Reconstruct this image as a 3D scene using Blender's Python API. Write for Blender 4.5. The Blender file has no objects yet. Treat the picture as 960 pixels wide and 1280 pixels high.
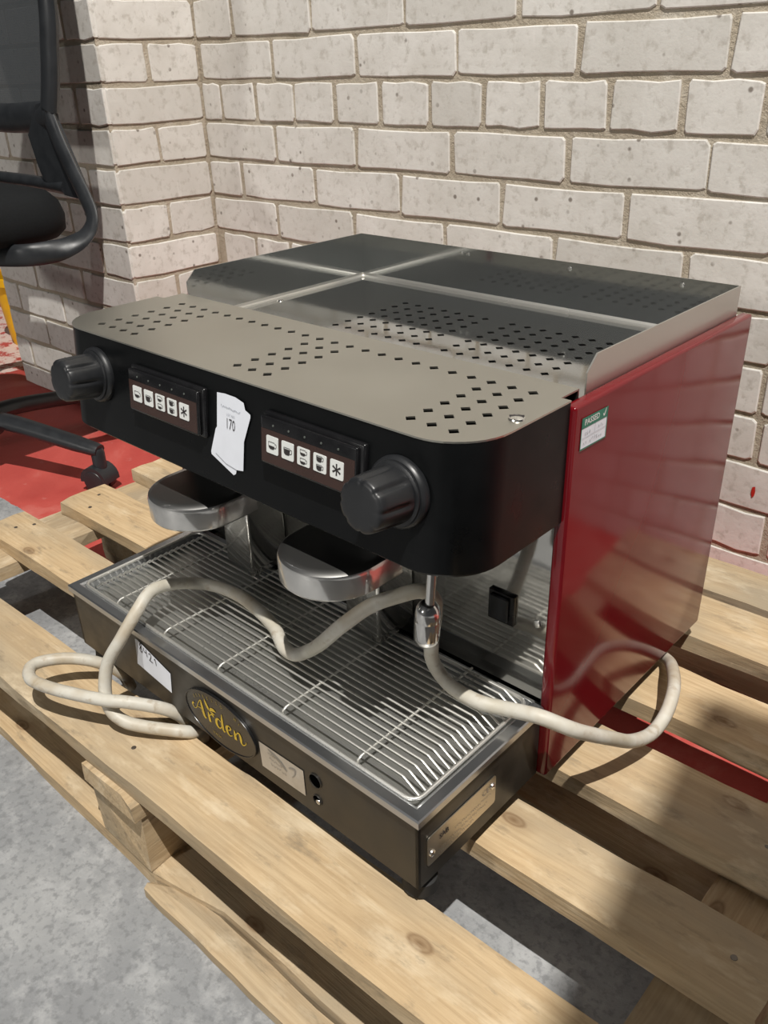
import bpy, bmesh, math, random
from mathutils import Vector, Matrix, noise

C = bpy.context.scene.collection
S = bpy.context.scene
R = random.Random(7)
PI = math.pi

# ------------------------------------------------------------------ camera
cd = bpy.data.cameras.new('camera'); cam = bpy.data.objects.new('camera', cd); C.objects.link(cam)
yaw, pit, rol = 0.7505, -0.4864, -0.0286
fw = Vector((-math.sin(yaw)*math.cos(pit), math.cos(yaw)*math.cos(pit), math.sin(pit)))
rt = Vector((math.cos(yaw), math.sin(yaw), 0)); up = rt.cross(fw)
r2 = rt*math.cos(rol)+up*math.sin(rol); u2 = -rt*math.sin(rol)+up*math.cos(rol)
cam.matrix_world = Matrix(((r2.x,u2.x,-fw.x,0.6929),(r2.y,u2.y,-fw.y,-1.2289),(r2.z,u2.z,-fw.z,0.7579),(0,0,0,1)))
cd.sensor_width = 36; cd.sensor_fit = 'AUTO'; cd.lens = 1063.46/1280*36; cd.clip_start = .01
S.camera = cam

# ------------------------------------------------------------------ light
W = bpy.data.worlds.new('world'); S.world = W; W.use_nodes = True
bg = W.node_tree.nodes['Background']; bg.inputs[0].default_value = (.90,.95,1,1); bg.inputs[1].default_value = .035
def lamp(name, loc, target, size, power, col):
    l = bpy.data.lights.new(name,'AREA'); l.shape='DISK'; l.size=size; l.energy=power; l.color=col
    o = bpy.data.objects.new(name,l); C.objects.link(o); o.location=loc
    o.rotation_euler = (Vector(target)-Vector(loc)).to_track_quat('-Z','Y').to_euler()
lamp('high_bay_or_fill', (1.95,-2.16,5.4), (0,-.6,.2), .055, 430, (1,.965,.905))
lamp('high_bay_or_fill', (-1.0,-7.5,2.5), (0,-.3,.4), .6, 108, (1,.965,.91))  # low frontal fill, added to brighten the brick wall
S.view_settings.view_transform='Standard'; S.view_settings.look='None'
S.view_settings.exposure = 0.0; S.view_settings.gamma = 1; S.view_settings.use_curve_mapping = False

# ------------------------------------------------------------------ materials
class NT:
    def __init__(s, name):
        s.m = bpy.data.materials.new(name); s.m.use_nodes=True; s.t=s.m.node_tree; s.n=s.t.nodes; s.l=s.t.links
        s.b = s.n['Principled BSDF']
    def new(s, typ, **k):
        x = s.n.new(typ)
        for a,v in k.items():
            if a=='inp':
                for i,val in v.items(): x.inputs[i].default_value = val
            else: setattr(x,a,v)
        return x
    def link(s,a,b): s.l.new(a,b)
    def coord(s, scale=(1,1,1), world=False, rnd=False):
        if world: src = s.new('ShaderNodeNewGeometry').outputs['Position']
        else: src = s.new('ShaderNodeTexCoord').outputs['Object']
        mp = s.new('ShaderNodeMapping'); mp.inputs['Scale'].default_value = scale; s.link(src, mp.inputs[0])
        if rnd:
            oi = s.new('ShaderNodeObjectInfo'); mu = s.new('ShaderNodeMath', operation='MULTIPLY'); mu.inputs[1].default_value=37
            s.link(oi.outputs['Random'],mu.inputs[0]); cx=s.new('ShaderNodeCombineXYZ')
            for i in range(3): s.link(mu.outputs[0],cx.inputs[i])
            s.link(cx.outputs[0],mp.inputs['Location'])
        return mp.outputs[0]
    def noise(s, co, scale, detail=4, rough=.55, dist=0):
        x = s.new('ShaderNodeTexNoise'); x.inputs['Scale'].default_value=scale; x.inputs['Detail'].default_value=detail
        x.inputs['Roughness'].default_value=rough; x.inputs['Distortion'].default_value=dist; s.link(co,x.inputs['Vector']); return x.outputs['Fac']
    def ramp(s, f, stops, interp='LINEAR'):
        x = s.new('ShaderNodeValToRGB'); x.color_ramp.interpolation=interp; e=x.color_ramp.elements
        while len(e)<len(stops): e.new(.5)
        for i,(p,c) in enumerate(stops): e[i].position=p; e[i].color=(*c,1) if len(c)==3 else c
        s.link(f,x.inputs[0]); return x.outputs[0]
    def mix(s, f, a, b, blend='MIX'):
        x = s.new('ShaderNodeMix', data_type='RGBA', blend_type=blend)
        if isinstance(f,(int,float)): x.inputs[0].default_value=f
        else: s.link(f,x.inputs[0])
        for i,v in ((6,a),(7,b)):
            if isinstance(v,tuple): x.inputs[i].default_value=(*v,1)
            else: s.link(v,x.inputs[i])
        return x.outputs[2]
    def bump(s, h, strength=.3, dist=.002):
        x = s.new('ShaderNodeBump'); x.inputs['Strength'].default_value=strength; x.inputs['Distance'].default_value=dist
        s.link(h,x.inputs['Height']); s.link(x.outputs[0],s.b.inputs['Normal'])
    def base(s,c):
        if isinstance(c,tuple): s.b.inputs['Base Color'].default_value=(*c,1)
        else: s.link(c,s.b.inputs['Base Color'])
    def rough(s,r):
        if isinstance(r,(int,float)): s.b.inputs['Roughness'].default_value=r
        else: s.link(r,s.b.inputs['Roughness'])

g3 = lambda v:(v,v,v)
def plain(name,col,rough=.5,metal=0,spec=.5,var=.12,scale=40,rv=.08):
    n=NT(name); f=n.noise(n.coord(),scale,3)
    d=tuple(max(0,c*(1-var)) for c in col); u=tuple(min(1,c*(1+var)) for c in col)
    n.base(n.ramp(f,[(.3,d),(.7,u)])); n.rough(n.ramp(f,[(.3,g3(max(0,rough-rv))),(.7,g3(min(1,rough+rv)))]))
    n.b.inputs['Metallic'].default_value=metal; n.b.inputs['Specular IOR Level'].default_value=spec
    return n.m

def mat_steel(name, col, r0, r1, scale=9, stretch=(1,1,1), smear=None):
    n=NT(name); co=n.coord(stretch); f=n.noise(co,scale,5,.6); fine=n.noise(n.coord((1,1,1)),260,2)
    n.b.inputs['Metallic'].default_value=1
    n.base(n.mix(f,tuple(c*.86 for c in col),col)); n.rough(n.ramp(f,[(.3,g3(r0)),(.7,g3(r1))]))
    n.bump(fine,.03,.0004); return n.m
def mat_steel2(name,col,r0,r1,rr,frac,scale=8):
    m=mat_steel(name,col,r0,r1,scale); t=m.node_tree; n=t.nodes; b=n['Principled BSDF']; out=n['Material Output']
    b2=n.new('ShaderNodeBsdfPrincipled'); b2.inputs['Metallic'].default_value=1; b2.inputs['Roughness'].default_value=rr; b2.inputs['Base Color'].default_value=(*col,1)
    mx=n.new('ShaderNodeMixShader'); mx.inputs[0].default_value=frac
    t.links.new(b.outputs[0],mx.inputs[1]); t.links.new(b2.outputs[0],mx.inputs[2]); t.links.new(mx.outputs[0],out.inputs[0]); return m
M={}
M['plate']=mat_steel('dull_steel_plate',(.56,.545,.49),.34,.46,7)
M['cup_tray']=mat_steel2('polished_tray_steel',(.56,.57,.56),.04,.09,.5,.11,6)
M['rail']=mat_steel2('polished_rail_steel',(.56,.57,.56),.04,.09,.5,.09,6)
M['rail_outside']=mat_steel2('brushed_rail_steel',(.60,.585,.55),.2,.3,.5,.6,6)
M['chrome']=mat_steel2('chrome',(.72,.71,.69),.05,.12,.45,.15,22)
M['bell']=mat_steel2('worn_chrome',(.76,.75,.73),.05,.18,.42,.36,26)
M['splash']=mat_steel2('splash_steel',(.66,.65,.62),.05,.1,.5,.12,8)
M['rim']=mat_steel2('tray_rim_steel',(.54,.555,.575),.12,.22,.5,.32,14)
M['pan']=mat_steel2('pan_steel',(.46,.46,.44),.25,.36,.6,.6,12)
M['wire']=mat_steel2('wire_steel',(.80,.79,.75),.25,.35,.6,.6,30)
M['data_plate']=mat_steel('data_plate_steel',(.66,.61,.52),.3,.45,30)
M['screw']=mat_steel('screw_steel',(.8,.79,.76),.2,.3,60)
M['black_paint']=plain('black_paint',(.005,.0055,.006),.34,0,.14)
M['bronze']=plain('dark_bronze_paint',(.030,.027,.023),.38,.25,.5)
M['shell']=plain('dark_shell',(.012,.012,.012),.5)
M['red_enamel']=plain('red_enamel',(.15,.006,.010),.13,0,.5,.1,6,.03)
M['knob']=plain('black_plastic',(.014,.015,.017),.42,0,.5,.1,60)
M['bezel']=plain('bezel_plastic',(.009,.009,.01),.24,0,.5)
M['film']=plain('brown_film',(.045,.021,.016),.3)
M['button_white']=plain('button_white',(.80,.82,.80),.35,0,.5,.03)
M['ink']=plain('black_ink',(.03,.025,.025),.6)
M['ink_red']=plain('dark_red_ink',(.10,.014,.018),.6)
M['ink_grey']=plain('grey_ink',(.40,.42,.46),.7)
M['led']=plain('led_lens',(.10,.11,.10),.2)
M['paper']=plain('white_paper',(.82,.85,.92),.7,0,.3,.03)
M['silver_label']=plain('silver_label',(.50,.47,.42),.38,.35,.5,.1,60)
M['smudge']=plain('label_smudge',(.30,.28,.25),.5,.2)
M['gold']=plain('gold_print',(.62,.44,.03),.35,.2)
M['gold_dim']=plain('dim_gold_print',(.30,.22,.03),.45,.2)
M['emblem']=plain('emblem_black',(.012,.012,.012),.22)
M['green']=plain('green_print',(.006,.19,.12),.4)
M['foot_rubber']=plain('rubber',(.012,.012,.012),.7)
M['chair_plastic']=plain('chair_plastic',(.018,.020,.023),.42)
M['chair_fabric']=plain('chair_fabric',(.010,.011,.012),.9,0,.2,.3,300)
M['nail']=plain('nail_steel',(.16,.14,.12),.5,.8)
M['yellow']=plain('yellow_plastic',(.78,.42,.004),.5,0,.4,.15,12)
M['hole_shade']=plain('port_dark',(.0015,.0015,.0015),.9,0,0)
M['shade_box']=plain('shade_box_metal',(.4,.41,.42),.45,.8)
M['mark_red']=plain('red_mark_paint',(.55,.03,.02),.5)

def mat_cord():
    n=NT('cord_rubber'); co=n.coord(); f=n.noise(co,14,4,.6); g=n.noise(co,90,3)
    c=n.ramp(f,[(.32,(.46,.42,.33)),(.5,(.57,.545,.48)),(.70,(.42,.35,.25))])
    n.base(n.mix(n.ramp(g,[(.60,g3(0)),(.72,g3(.45))]),c,(.30,.22,.13))); n.rough(.5); return n.m
M['cord']=mat_cord()
def mat_mesh():
    n=NT('chair_mesh'); co=n.coord((1,1,1)); w=n.new('ShaderNodeTexWave',wave_type='BANDS',bands_direction='X',inp={'Scale':130.})
    w2=n.new('ShaderNodeTexWave',wave_type='BANDS',bands_direction='Z',inp={'Scale':130.})
    n.link(co,w.inputs[0]); n.link(co,w2.inputs[0]); mx=n.new('ShaderNodeMath',operation='MAXIMUM'); n.link(w.outputs[1],mx.inputs[0]); n.link(w2.outputs[1],mx.inputs[1])
    n.base((.055,.062,.068)); n.rough(.7)
    n.link(n.ramp(mx.outputs[0],[(.60,g3(.72)),(.80,g3(1))]),n.b.inputs['Alpha']); return n.m
M['mesh']=mat_mesh()

def mat_wood(name, light, mid, dark, grey):
    n=NT(name)
    oi=n.new('ShaderNodeObjectInfo')
    co=n.coord((1,7,7),rnd=True); grain=n.noise(co,4.5,8,.62,1.3)
    fine=n.noise(n.coord((2.5,60,60),rnd=True),5,4,.6)
    big=n.noise(n.coord((1,2.2,2.2),rnd=True),3.3,4,.6)
    c=n.ramp(grain,[(.24,dark),(.42,mid),(.64,light)])
    c=n.mix(n.ramp(fine,[(.38,g3(.55)),(.6,g3(0))]),c,dark)
    c=n.mix(n.ramp(big,[(.42,g3(0)),(.64,g3(.85))]),c,grey)
    v=n.new('ShaderNodeTexVoronoi',voronoi_dimensions='2D'); v.inputs['Scale'].default_value=5.0; n.link(n.coord((.75,1.5,.4),rnd=True),v.inputs['Vector'])
    c=n.mix(n.ramp(v.outputs['Distance'],[(.0,g3(.9)),(.028,g3(.55)),(.040,g3(.75)),(.055,g3(.2)),(.11,g3(0))]),c,(.17,.10,.05))
    pale=n.noise(n.coord((2,5,5),rnd=True),5,5,.65); c=n.mix(n.ramp(pale,[(.54,g3(0)),(.70,g3(.6))]),c,(.72,.62,.46))
    dirt=n.noise(n.coord((3,9,9),rnd=True),6,5,.7); c=n.mix(n.ramp(dirt,[(.56,g3(0)),(.70,g3(.6))]),c,(.20,.165,.12))
    tint=n.ramp(oi.outputs['Random'],[(0,(.86,.86,.86)),(1,(1.0,.97,.92))])
    n.base(n.mix(1.0,c,tint,'MULTIPLY')); n.rough(.78); n.b.inputs['Specular IOR Level'].default_value=.2
    n.bump(fine,.35,.0016); return n.m
M['wood']=mat_wood('pallet_wood',(.61,.475,.305),(.54,.41,.255),(.40,.285,.165),(.37,.31,.225))
M['wood_split']=mat_wood('split_wood',(.66,.46,.22),(.52,.34,.15),(.26,.17,.08),(.26,.23,.19))

def mat_brick():
    n=NT('painted_brick'); co=n.coord(world=True); oi=n.new('ShaderNodeObjectInfo')
    f=n.noise(co,9,5,.6); g=n.noise(co,55,5,.65); st=n.noise(n.coord((30,30,4),world=True),1,4,.6)
    c=n.ramp(f,[(.3,(.63,.605,.56)),(.7,(.79,.77,.735))])
    c=n.mix(n.ramp(oi.outputs['Random'],[(0,g3(.0)),(.6,g3(.12)),(1,g3(.6))]),c,(.56,.54,.50))
    c=n.mix(n.ramp(g,[(.34,g3(.6)),(.48,g3(0))]),c,(.44,.41,.36))
    c=n.mix(n.ramp(st,[(.64,g3(0)),(.74,g3(.55))]),c,(.86,.84,.81))
    v=n.new('ShaderNodeTexVoronoi'); v.inputs['Scale'].default_value=36; n.link(co,v.inputs['Vector'])
    sp=n.noise(co,13,2); dots=n.ramp(v.outputs['Distance'],[(.09,g3(1)),(.16,g3(0))])
    gate=n.ramp(sp,[(.46,g3(0)),(.56,g3(.85))]); mu=n.mix(1.0,dots,gate,'MULTIPLY')
    c=n.mix(mu,c,(.17,.14,.115)); n.base(c); n.rough(.62); n.b.inputs['Specular IOR Level'].default_value=.35
    n.bump(g,.35,.0025); return n.m
M['brick']=mat_brick()
def mat_mortar():
    n=NT('mortar'); co=n.coord(world=True); f=n.noise(co,16,5,.6); g=n.noise(co,190,3,.7)
    n.base(n.ramp(f,[(.3,(.36,.305,.23)),(.55,(.45,.39,.305)),(.75,(.58,.53,.45))])); n.rough(.9); n.bump(g,.7,.004); return n.m
M['mortar']=mat_mortar()
def mat_floor():
    n=NT('floor_paint'); co=n.coord(world=True)
    a=n.noise(co,3.2,7,.62,.6); b=n.noise(co,22,6,.7); c3=n.noise(co,120,3,.6)
    grey=n.ramp(a,[(.32,(.19,.196,.205)),(.52,(.265,.272,.28)),(.68,(.355,.36,.362))])
    grey=n.mix(n.ramp(b,[(.48,g3(0)),(.66,g3(.75))]),grey,(.42,.425,.43)); grey=n.mix(n.ramp(c3,[(.36,g3(.5)),(.5,g3(0))]),grey,(.15,.155,.16))
    red=n.ramp(a,[(.3,(.40,.05,.043)),(.55,(.50,.085,.07)),(.70,(.60,.21,.175))])
    red=n.mix(n.ramp(b,[(.62,g3(0)),(.75,g3(.4))]),red,(.70,.38,.33))
    sx=n.new('ShaderNodeSeparateXYZ'); n.link(co,sx.inputs[0])
    wob=n.new('ShaderNodeMath',operation='MULTIPLY_ADD'); n.link(b,wob.inputs[0]); wob.inputs[1].default_value=.02; n.link(sx.outputs[1],wob.inputs[2])
    st=n.new('ShaderNodeMath',operation='GREATER_THAN'); n.link(wob.outputs[0],st.inputs[0]); st.inputs[1].default_value=-.616
    # worn white line in front of the pier's far side
    w1=n.new('ShaderNodeMath',operation='LESS_THAN'); n.link(sx.outputs[0],w1.inputs[0]); w1.inputs[1].default_value=-1.69
    wy=n.ramp(b,[(.42,g3(0)),(.5,g3(1))]); wm=n.mix(1.0,w1.outputs[0],wy,'MULTIPLY')
    red=n.mix(wm,red,(.72,.56,.50))
    n.base(n.mix(st.outputs[0],grey,red)); n.rough(n.ramp(a,[(.3,g3(.5)),(.7,g3(.7))])); n.b.inputs['Specular IOR Level'].default_value=.3
    n.bump(b,.35,.004); return n.m
M['floor']=mat_floor()

# ------------------------------------------------------------------ mesh helpers
def link(o,parent=None):
    C.objects.link(o)
    if parent: o.parent=parent
    return o
class MB:
    def __init__(s): s.b=bmesh.new()
    def box(s,lo,hi,mat=None,bev=0,seg=2):
        x0,y0,z0=lo; x1,y1,z1=hi
        r=bmesh.ops.create_cube(s.b,size=1)['verts']
        for v in r: v.co=Vector(((x0+x1)/2+v.co.x*(x1-x0),(y0+y1)/2+v.co.y*(y1-y0),(z0+z1)/2+v.co.z*(z1-z0)))
        if bev:
            es=list({e for v in r for e in v.link_edges})
            rr=bmesh.ops.bevel(s.b,geom=es,offset=bev,segments=seg,affect='EDGES',profile=.5)
            r=list({v for f in rr['faces'] for v in f.verts}|{v for v in r if v.is_valid})
        if mat is not None:
            for v in r: v.co=mat@v.co
        return s
    def lathe(s,prof,seg=32,mat=Matrix(),fn=None,cap=True):
        rings=[]
        for (r,z) in prof:
            if r<1e-6: rings.append([s.b.verts.new(mat@Vector((0,0,z)))]); continue
            ring=[]
            for k in range(seg):
                a=2*PI*k/seg; rr=r if fn is None else fn(r,z,a)
                ring.append(s.b.verts.new(mat@Vector((rr*math.cos(a),rr*math.sin(a),z))))
            rings.append(ring)
        for A,B in zip(rings,rings[1:]):
            if len(A)==1 and len(B)==1: continue
            for k in range(seg):
                k2=(k+1)%seg
                if len(A)==1: s.b.faces.new((A[0],B[k2],B[k]))
                elif len(B)==1: s.b.faces.new((A[k],A[k2],B[0]))
                else: s.b.faces.new((A[k],A[k2],B[k2],B[k]))
        if cap:
            if len(rings[0])>1: s.b.faces.new(rings[0][::-1])
            if len(rings[-1])>1: s.b.faces.new(rings[-1])
        return s
    def tube(s,path,r,seg=10,flat=None,closed=False,ru=None):
        P=[Vector(p) for p in path]; n=len(P); rings=[]; side=None
        for i,p in enumerate(P):
            t=(P[(i+1)%n]-P[i-1]) if closed else (P[min(i+1,n-1)]-P[max(i-1,0)])
            t.normalize()
            if side is None:
                ref=Vector(flat) if flat else (Vector((0,0,1)) if abs(t.z)<.9 else Vector((0,1,0)))
                side=ref.cross(t).normalized()
            else: side=(side-t*side.dot(t)).normalized()
            if flat:
                q=Vector(flat).cross(t)
                if q.length>.05: side=q.normalized()
            u=t.cross(side); rr=r[i] if isinstance(r,(list,tuple)) else r; r_u=rr if ru is None else (ru[i] if isinstance(ru,(list,tuple)) else ru)
            rings.append([s.b.verts.new(p+side*math.cos(2*PI*k/seg)*rr+u*math.sin(2*PI*k/seg)*r_u) for k in range(seg)])
        pr=list(zip(rings,rings[1:]))
        if closed: pr.append((rings[-1],rings[0]))
        for A,B in pr:
            for k in range(seg):
                k2=(k+1)%seg; s.b.faces.new((A[k],A[k2],B[k2],B[k]))
        if not closed: s.b.faces.new(rings[0][::-1]); s.b.faces.new(rings[-1])
        return s
    def poly(s,pts,h=None,mat=Matrix()):
        """flat polygon in local xy (optionally extruded to height h along local z)"""
        a=[s.b.verts.new(mat@Vector((p[0],p[1],0))) for p in pts]
        if h is None: s.b.faces.new(a); return s
        b=[s.b.verts.new(mat@Vector((p[0],p[1],h))) for p in pts]
        s.b.faces.new(a[::-1]); s.b.faces.new(b); n=len(a)
        for k in range(n): k2=(k+1)%n; s.b.faces.new((a[k],a[k2],b[k2],b[k]))
        return s
    def loft(s,A,B):
        a=[s.b.verts.new(p) for p in A]; b=[s.b.verts.new(p) for p in B]; n=len(a)
        s.b.faces.new(a[::-1]); s.b.faces.new(b)
        for k in range(n): k2=(k+1)%n; s.b.faces.new((a[k],a[k2],b[k2],b[k]))
        return s
    def holed(s,outer,holes,z,th,mat=Matrix()):
        loops=[]
        for L in [outer]+holes:
            vs=[s.b.verts.new(mat@Vector((p[0],p[1],z))) for p in L]
            loops+= [s.b.edges.new((vs[i],vs[(i+1)%len(vs)])) for i in range(len(vs))]
        r=bmesh.ops.triangle_fill(s.b,use_beauty=True,use_dissolve=False,edges=loops)
        fs=[g for g in r['geom'] if isinstance(g,bmesh.types.BMFace)]
        e=bmesh.ops.extrude_face_region(s.b,geom=fs)
        d=mat.to_3x3()@Vector((0,0,-th))
        bmesh.ops.translate(s.b,vec=d,verts=[g for g in e['geom'] if isinstance(g,bmesh.types.BMVert)])
        return s
    def mesh(s,name,dz=0,smooth=None):
        if dz: bmesh.ops.translate(s.b,vec=(0,0,dz),verts=s.b.verts)
        bmesh.ops.recalc_face_normals(s.b,faces=s.b.faces)
        me=bpy.data.meshes.new(name); s.b.to_mesh(me); s.b.free()
        if smooth:
            me.shade_smooth() if hasattr(me,'shade_smooth') else None
            me.set_sharp_from_angle(angle=math.radians(smooth))
        return me
    def build(s,name,mat,parent=None,dz=0,smooth=None,mat_world=None):
        me=s.mesh(name,dz,smooth); me.materials.append(mat if not isinstance(mat,str) else M[mat])
        o=bpy.data.objects.new(name,me)
        if mat_world is not None: o.matrix_local=mat_world
        return link(o,parent)
def frame(o,u,v):
    u=Vector(u).normalized(); v=Vector(v); v=(v-u*v.dot(u)).normalized(); n=u.cross(v)
    return Matrix(((u.x,v.x,n.x,o[0]),(u.y,v.y,n.y,o[1]),(u.z,v.z,n.z,o[2]),(0,0,0,1)))
def T(x,y,z): return Matrix.Translation((x,y,z))
def catmull(P,n=8):
    P=[Vector(p) for p in P]; out=[]
    for i in range(len(P)-1):
        a=P[max(i-1,0)]; b=P[i]; c=P[i+1]; d=P[min(i+2,len(P)-1)]
        for k in range(n):
            t=k/n; out.append(.5*((2*b)+(c-a)*t+(2*a-5*b+4*c-d)*t*t+(3*b-a-3*c+d)*t**3))
    out.append(P[-1]); return out
def rrect(x0,y0,x1,y1,r,n=5):
    o=[]
    for cx,cy,a0 in ((x1-r,y0+r,-90),(x1-r,y1-r,0),(x0+r,y1-r,90),(x0+r,y0+r,180)):
        for k in range(n+1):
            a=math.radians(a0+90*k/n); o.append((cx+r*math.cos(a),cy+r*math.sin(a)))
    return o
def text(body,size,mat,parent,mw,name='lettering',dz=0,shear=0,offset=0,sx=1,align='CENTER',follow=None):
    cu=bpy.data.curves.new(name,'FONT'); cu.body=body; cu.size=size; cu.align_x=align; cu.align_y='CENTER'; cu.shear=shear; cu.offset=offset; cu.resolution_u=3
    t=bpy.data.objects.new('tmp',cu); C.objects.link(t); bpy.context.view_layer.update()
    me=bpy.data.meshes.new_from_object(t.evaluated_get(bpy.context.evaluated_depsgraph_get()))
    bpy.data.objects.remove(t); bpy.data.curves.remove(cu)
    me.transform(T(0,0,dz)@mw@Matrix.Diagonal((sx,1,1,1))) ; me.materials.clear(); me.materials.append(M[mat]); me.name=name
    return link(bpy.data.objects.new(name,me),parent)
def text_into(mb,body,size,mw,shear=0,offset=0,sx=1):
    cu=bpy.data.curves.new('t','FONT'); cu.body=body; cu.size=size; cu.align_x='CENTER'; cu.align_y='CENTER'; cu.shear=shear; cu.offset=offset; cu.resolution_u=2
    t=bpy.data.objects.new('tmp',cu); C.objects.link(t); bpy.context.view_layer.update()
    me=bpy.data.meshes.new_from_object(t.evaluated_get(bpy.context.evaluated_depsgraph_get()))
    bpy.data.objects.remove(t); bpy.data.curves.remove(cu)
    me.transform(mw@Matrix.Diagonal((sx,1,1,1))); mb.b.from_mesh(me); bpy.data.meshes.remove(me)
def ribbon(mb,pts,widths,mat,n=6):
    """calligraphic stroke: smooth path with varying width in local xy"""
    P=[Vector((p[0],p[1],0)) for p in pts]; Wd=[Vector((w,0,0)) for w in widths]
    Q=catmull(P,n); V=[w.x for w in catmull(Wd,n)]
    L=[];Rr=[]
    for i,q in enumerate(Q):
        t=(Q[min(i+1,len(Q)-1)]-Q[max(i-1,0)]); t=t.normalized() if t.length>1e-9 else Vector((1,0,0))
        nn=Vector((-t.y,t.x,0))*V[i]*.5
        L.append(mb.b.verts.new(mat@(q+nn))); Rr.append(mb.b.verts.new(mat@(q-nn)))
    for i in range(len(Q)-1): mb.b.faces.new((L[i],L[i+1],Rr[i+1],Rr[i]))
def thing(name,label,cat,loc=(0,0,0),rot=(0,0,0),group=None):
    o=bpy.data.objects.new(name,None); C.objects.link(o); o.location=loc; o.rotation_euler=rot
    o.empty_display_size=.05; o['label']=label; o['category']=cat
    if group: o['group']=group
    return o
def struct(o): o['kind']='structure'; return o

# ------------------------------------------------------------------ setting: floor and brick walls
f=MB(); f.box((-9,-7,-.05),(7,.5,0)); struct(f.build('floor','floor'))

def brick_mesh(L,H,seed,D=.011):
    r=random.Random(seed); b=bmesh.new(); hx=L/2; hz=H/2; c=.0045
    base=[(-hx+c,-hz),(-hx*.35,-hz),(hx*.35,-hz),(hx-c,-hz),(hx,-hz+c),(hx,hz-c),(hx-c,hz),(hx*.35,hz),(-hx*.35,hz),(-hx+c,hz),(-hx,hz-c),(-hx,-hz+c)]
    out=[(x+r.uniform(-.0026,.0022),z+r.uniform(-.0022,.0018)) for x,z in base]
    t=r.uniform(-.0007,.0007)
    A=[b.verts.new((x*(1-.0016/hx),t*x/hx,z*(1-.0016/hz))) for x,z in out]
    B=[b.verts.new((x,.0012+t*x/hx,z)) for x,z in out]; Cc=[b.verts.new((x,D,z)) for x,z in out]
    b.faces.new(A); n=len(A)
    for P,Q in ((A,B),(B,Cc)):
        for k in range(n): k2=(k+1)%n; b.faces.new((P[k],Q[k],Q[k2],P[k2]))
    bmesh.ops.recalc_face_normals(b,faces=b.faces)
    me=bpy.data.meshes.new('brick'); b.to_mesh(me); b.free(); me.materials.append(M['brick']); return me
BR={}
for L,nv in ((.215,6),(.104,5)): BR[L]=[brick_mesh(L,.0655,R.random(),) for _ in range(nv)]
def place_brick(parent,u0,u1,zc,h,frm):
    ln=u1-u0; L=.215 if ln>.15 else .104; me=R.choice(BR[L])
    o=bpy.data.objects.new('brick',me); o.parent=parent; C.objects.link(o)
    uc=(u0+u1)/2; fl=R.choice((1,-1))
    loc=frm@Vector((uc,R.uniform(-.0008,.0008),zc)); o.location=loc
    o.rotation_euler=(R.uniform(-.004,.004),R.uniform(-.006,.006),math.atan2(frm[1][0],frm[0][0]))
    o.scale=(ln/L,1,h/.0655)
ROW0=.7685
def row_z(r): return ROW0-.075*r
rows={-3:(.0,.1125),-2:(-.70,.225),-1:(-.60,.225),0:(-.7145,.225),1:(-.5479,.1125),2:(-.7229,.225),3:(-.8406,.225),4:(-.7358,.225),5:(-.59,.1125),6:(-.82,.225),7:(-.59,.225),8:(-.69,.225),9:(-.55,.1125),10:(-.66,.225)}
wb=MB(); wb.box((-.96,.0028,0),(1.6,.24,3.2)); wall_back=struct(wb.build('wall_back','mortar'))
XI,YP=-.946,-.236
ident=Matrix()
for r,(off,st) in rows.items():
    zc=row_z(r); h=.0655
    if r==10: zc=.0265; h=.05
    k0=math.floor((XI-off)/st); u=off+k0*st
    while u<1.45:
        a=max(u,XI-.002)+R.uniform(.003,.0055); b=u+st-R.uniform(.003,.0055)
        if b-a>.022: place_brick(wall_back,a,b,zc,h*R.uniform(.98,1.015),ident)
        u+=st
mk=MB(); mk.poly([(0,0),(.003,.004),(.0035,.011),(.002,.019),(-.002,.017),(-.0025,.008)],None,frame((.318,-.0018,.155),(1,0,0),(0,0,1))); mk.build('paint_mark','mark_red',wall_back)
# pier: front face looks to -y, return face to +x
PX0=-1.585
wl=MB(); wl.box((PX0+.004,YP+.0028,0),(XI-.0028,.2,3.2)); wall_left=struct(wl.build('wall_left','mortar'))
frF=Matrix(((1,0,0,0),(0,1,0,YP),(0,0,1,0),(0,0,0,1)))
frR=Matrix(((0,-1,0,XI),(1,0,0,0),(0,0,1,0),(0,0,0,1)))
for r in rows:
    zc=row_z(r); h=.0655
    if r==10: zc=.0265; h=.05
    if r%2==1: cuts=[YP+.001,-.001]
    else: cuts=[YP+.001,YP+.112,-.001]
    for a,b in zip(cuts,cuts[1:]): place_brick(wall_left,a+.005,b-.0035,zc,h,frR)
    if r%2==1: xs=[XI,XI-.108]
    else: xs=[XI,XI-.216]
    while xs[-1]>PX0+.06: xs.append(max(PX0,xs[-1]-.225))
    for b,a in zip(xs,xs[1:]):
        if b-a>.03: place_brick(wall_left,a+.005,b-(.005 if b<XI else .0),zc,h,frF)
def upper(parent,frm,u0,u1,seed):
    b=bmesh.new(); r=random.Random(seed)
    for k in range(-28,-3):
        zc=row_z(k); st=.1125 if k%4==1 else .225; u=u0-r.uniform(0,st)
        while u<u1:
            a=max(u0,u)+.005; c=min(u1,u+st)-.005; u+=st
            if c-a<.03: continue
            q=[b.verts.new(frm@Vector((x,y,zc+z))) for y,d in ((.009,0),(.003,0),(0,.0035)) for x,z in ((a+d,-.0325+d),(c-d,-.0325+d),(c-d,.0325-d),(a+d,.0325-d))]
            b.faces.new(q[8:12])
            for o_ in (0,4):
                for i in range(4): j=(i+1)%4; b.faces.new((q[o_+i],q[o_+j],q[o_+4+j],q[o_+4+i]))
    me=bpy.data.meshes.new('upper_bricks'); b.to_mesh(me); b.free(); me.materials.append(M['brick'])
    o=link(bpy.data.objects.new('upper_bricks',me),parent); o['kind']='stuff'
upper(wall_back,ident,XI,1.6,3); upper(wall_left,frF,PX0,XI,4); upper(wall_left,frR,YP,0,5)
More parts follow.
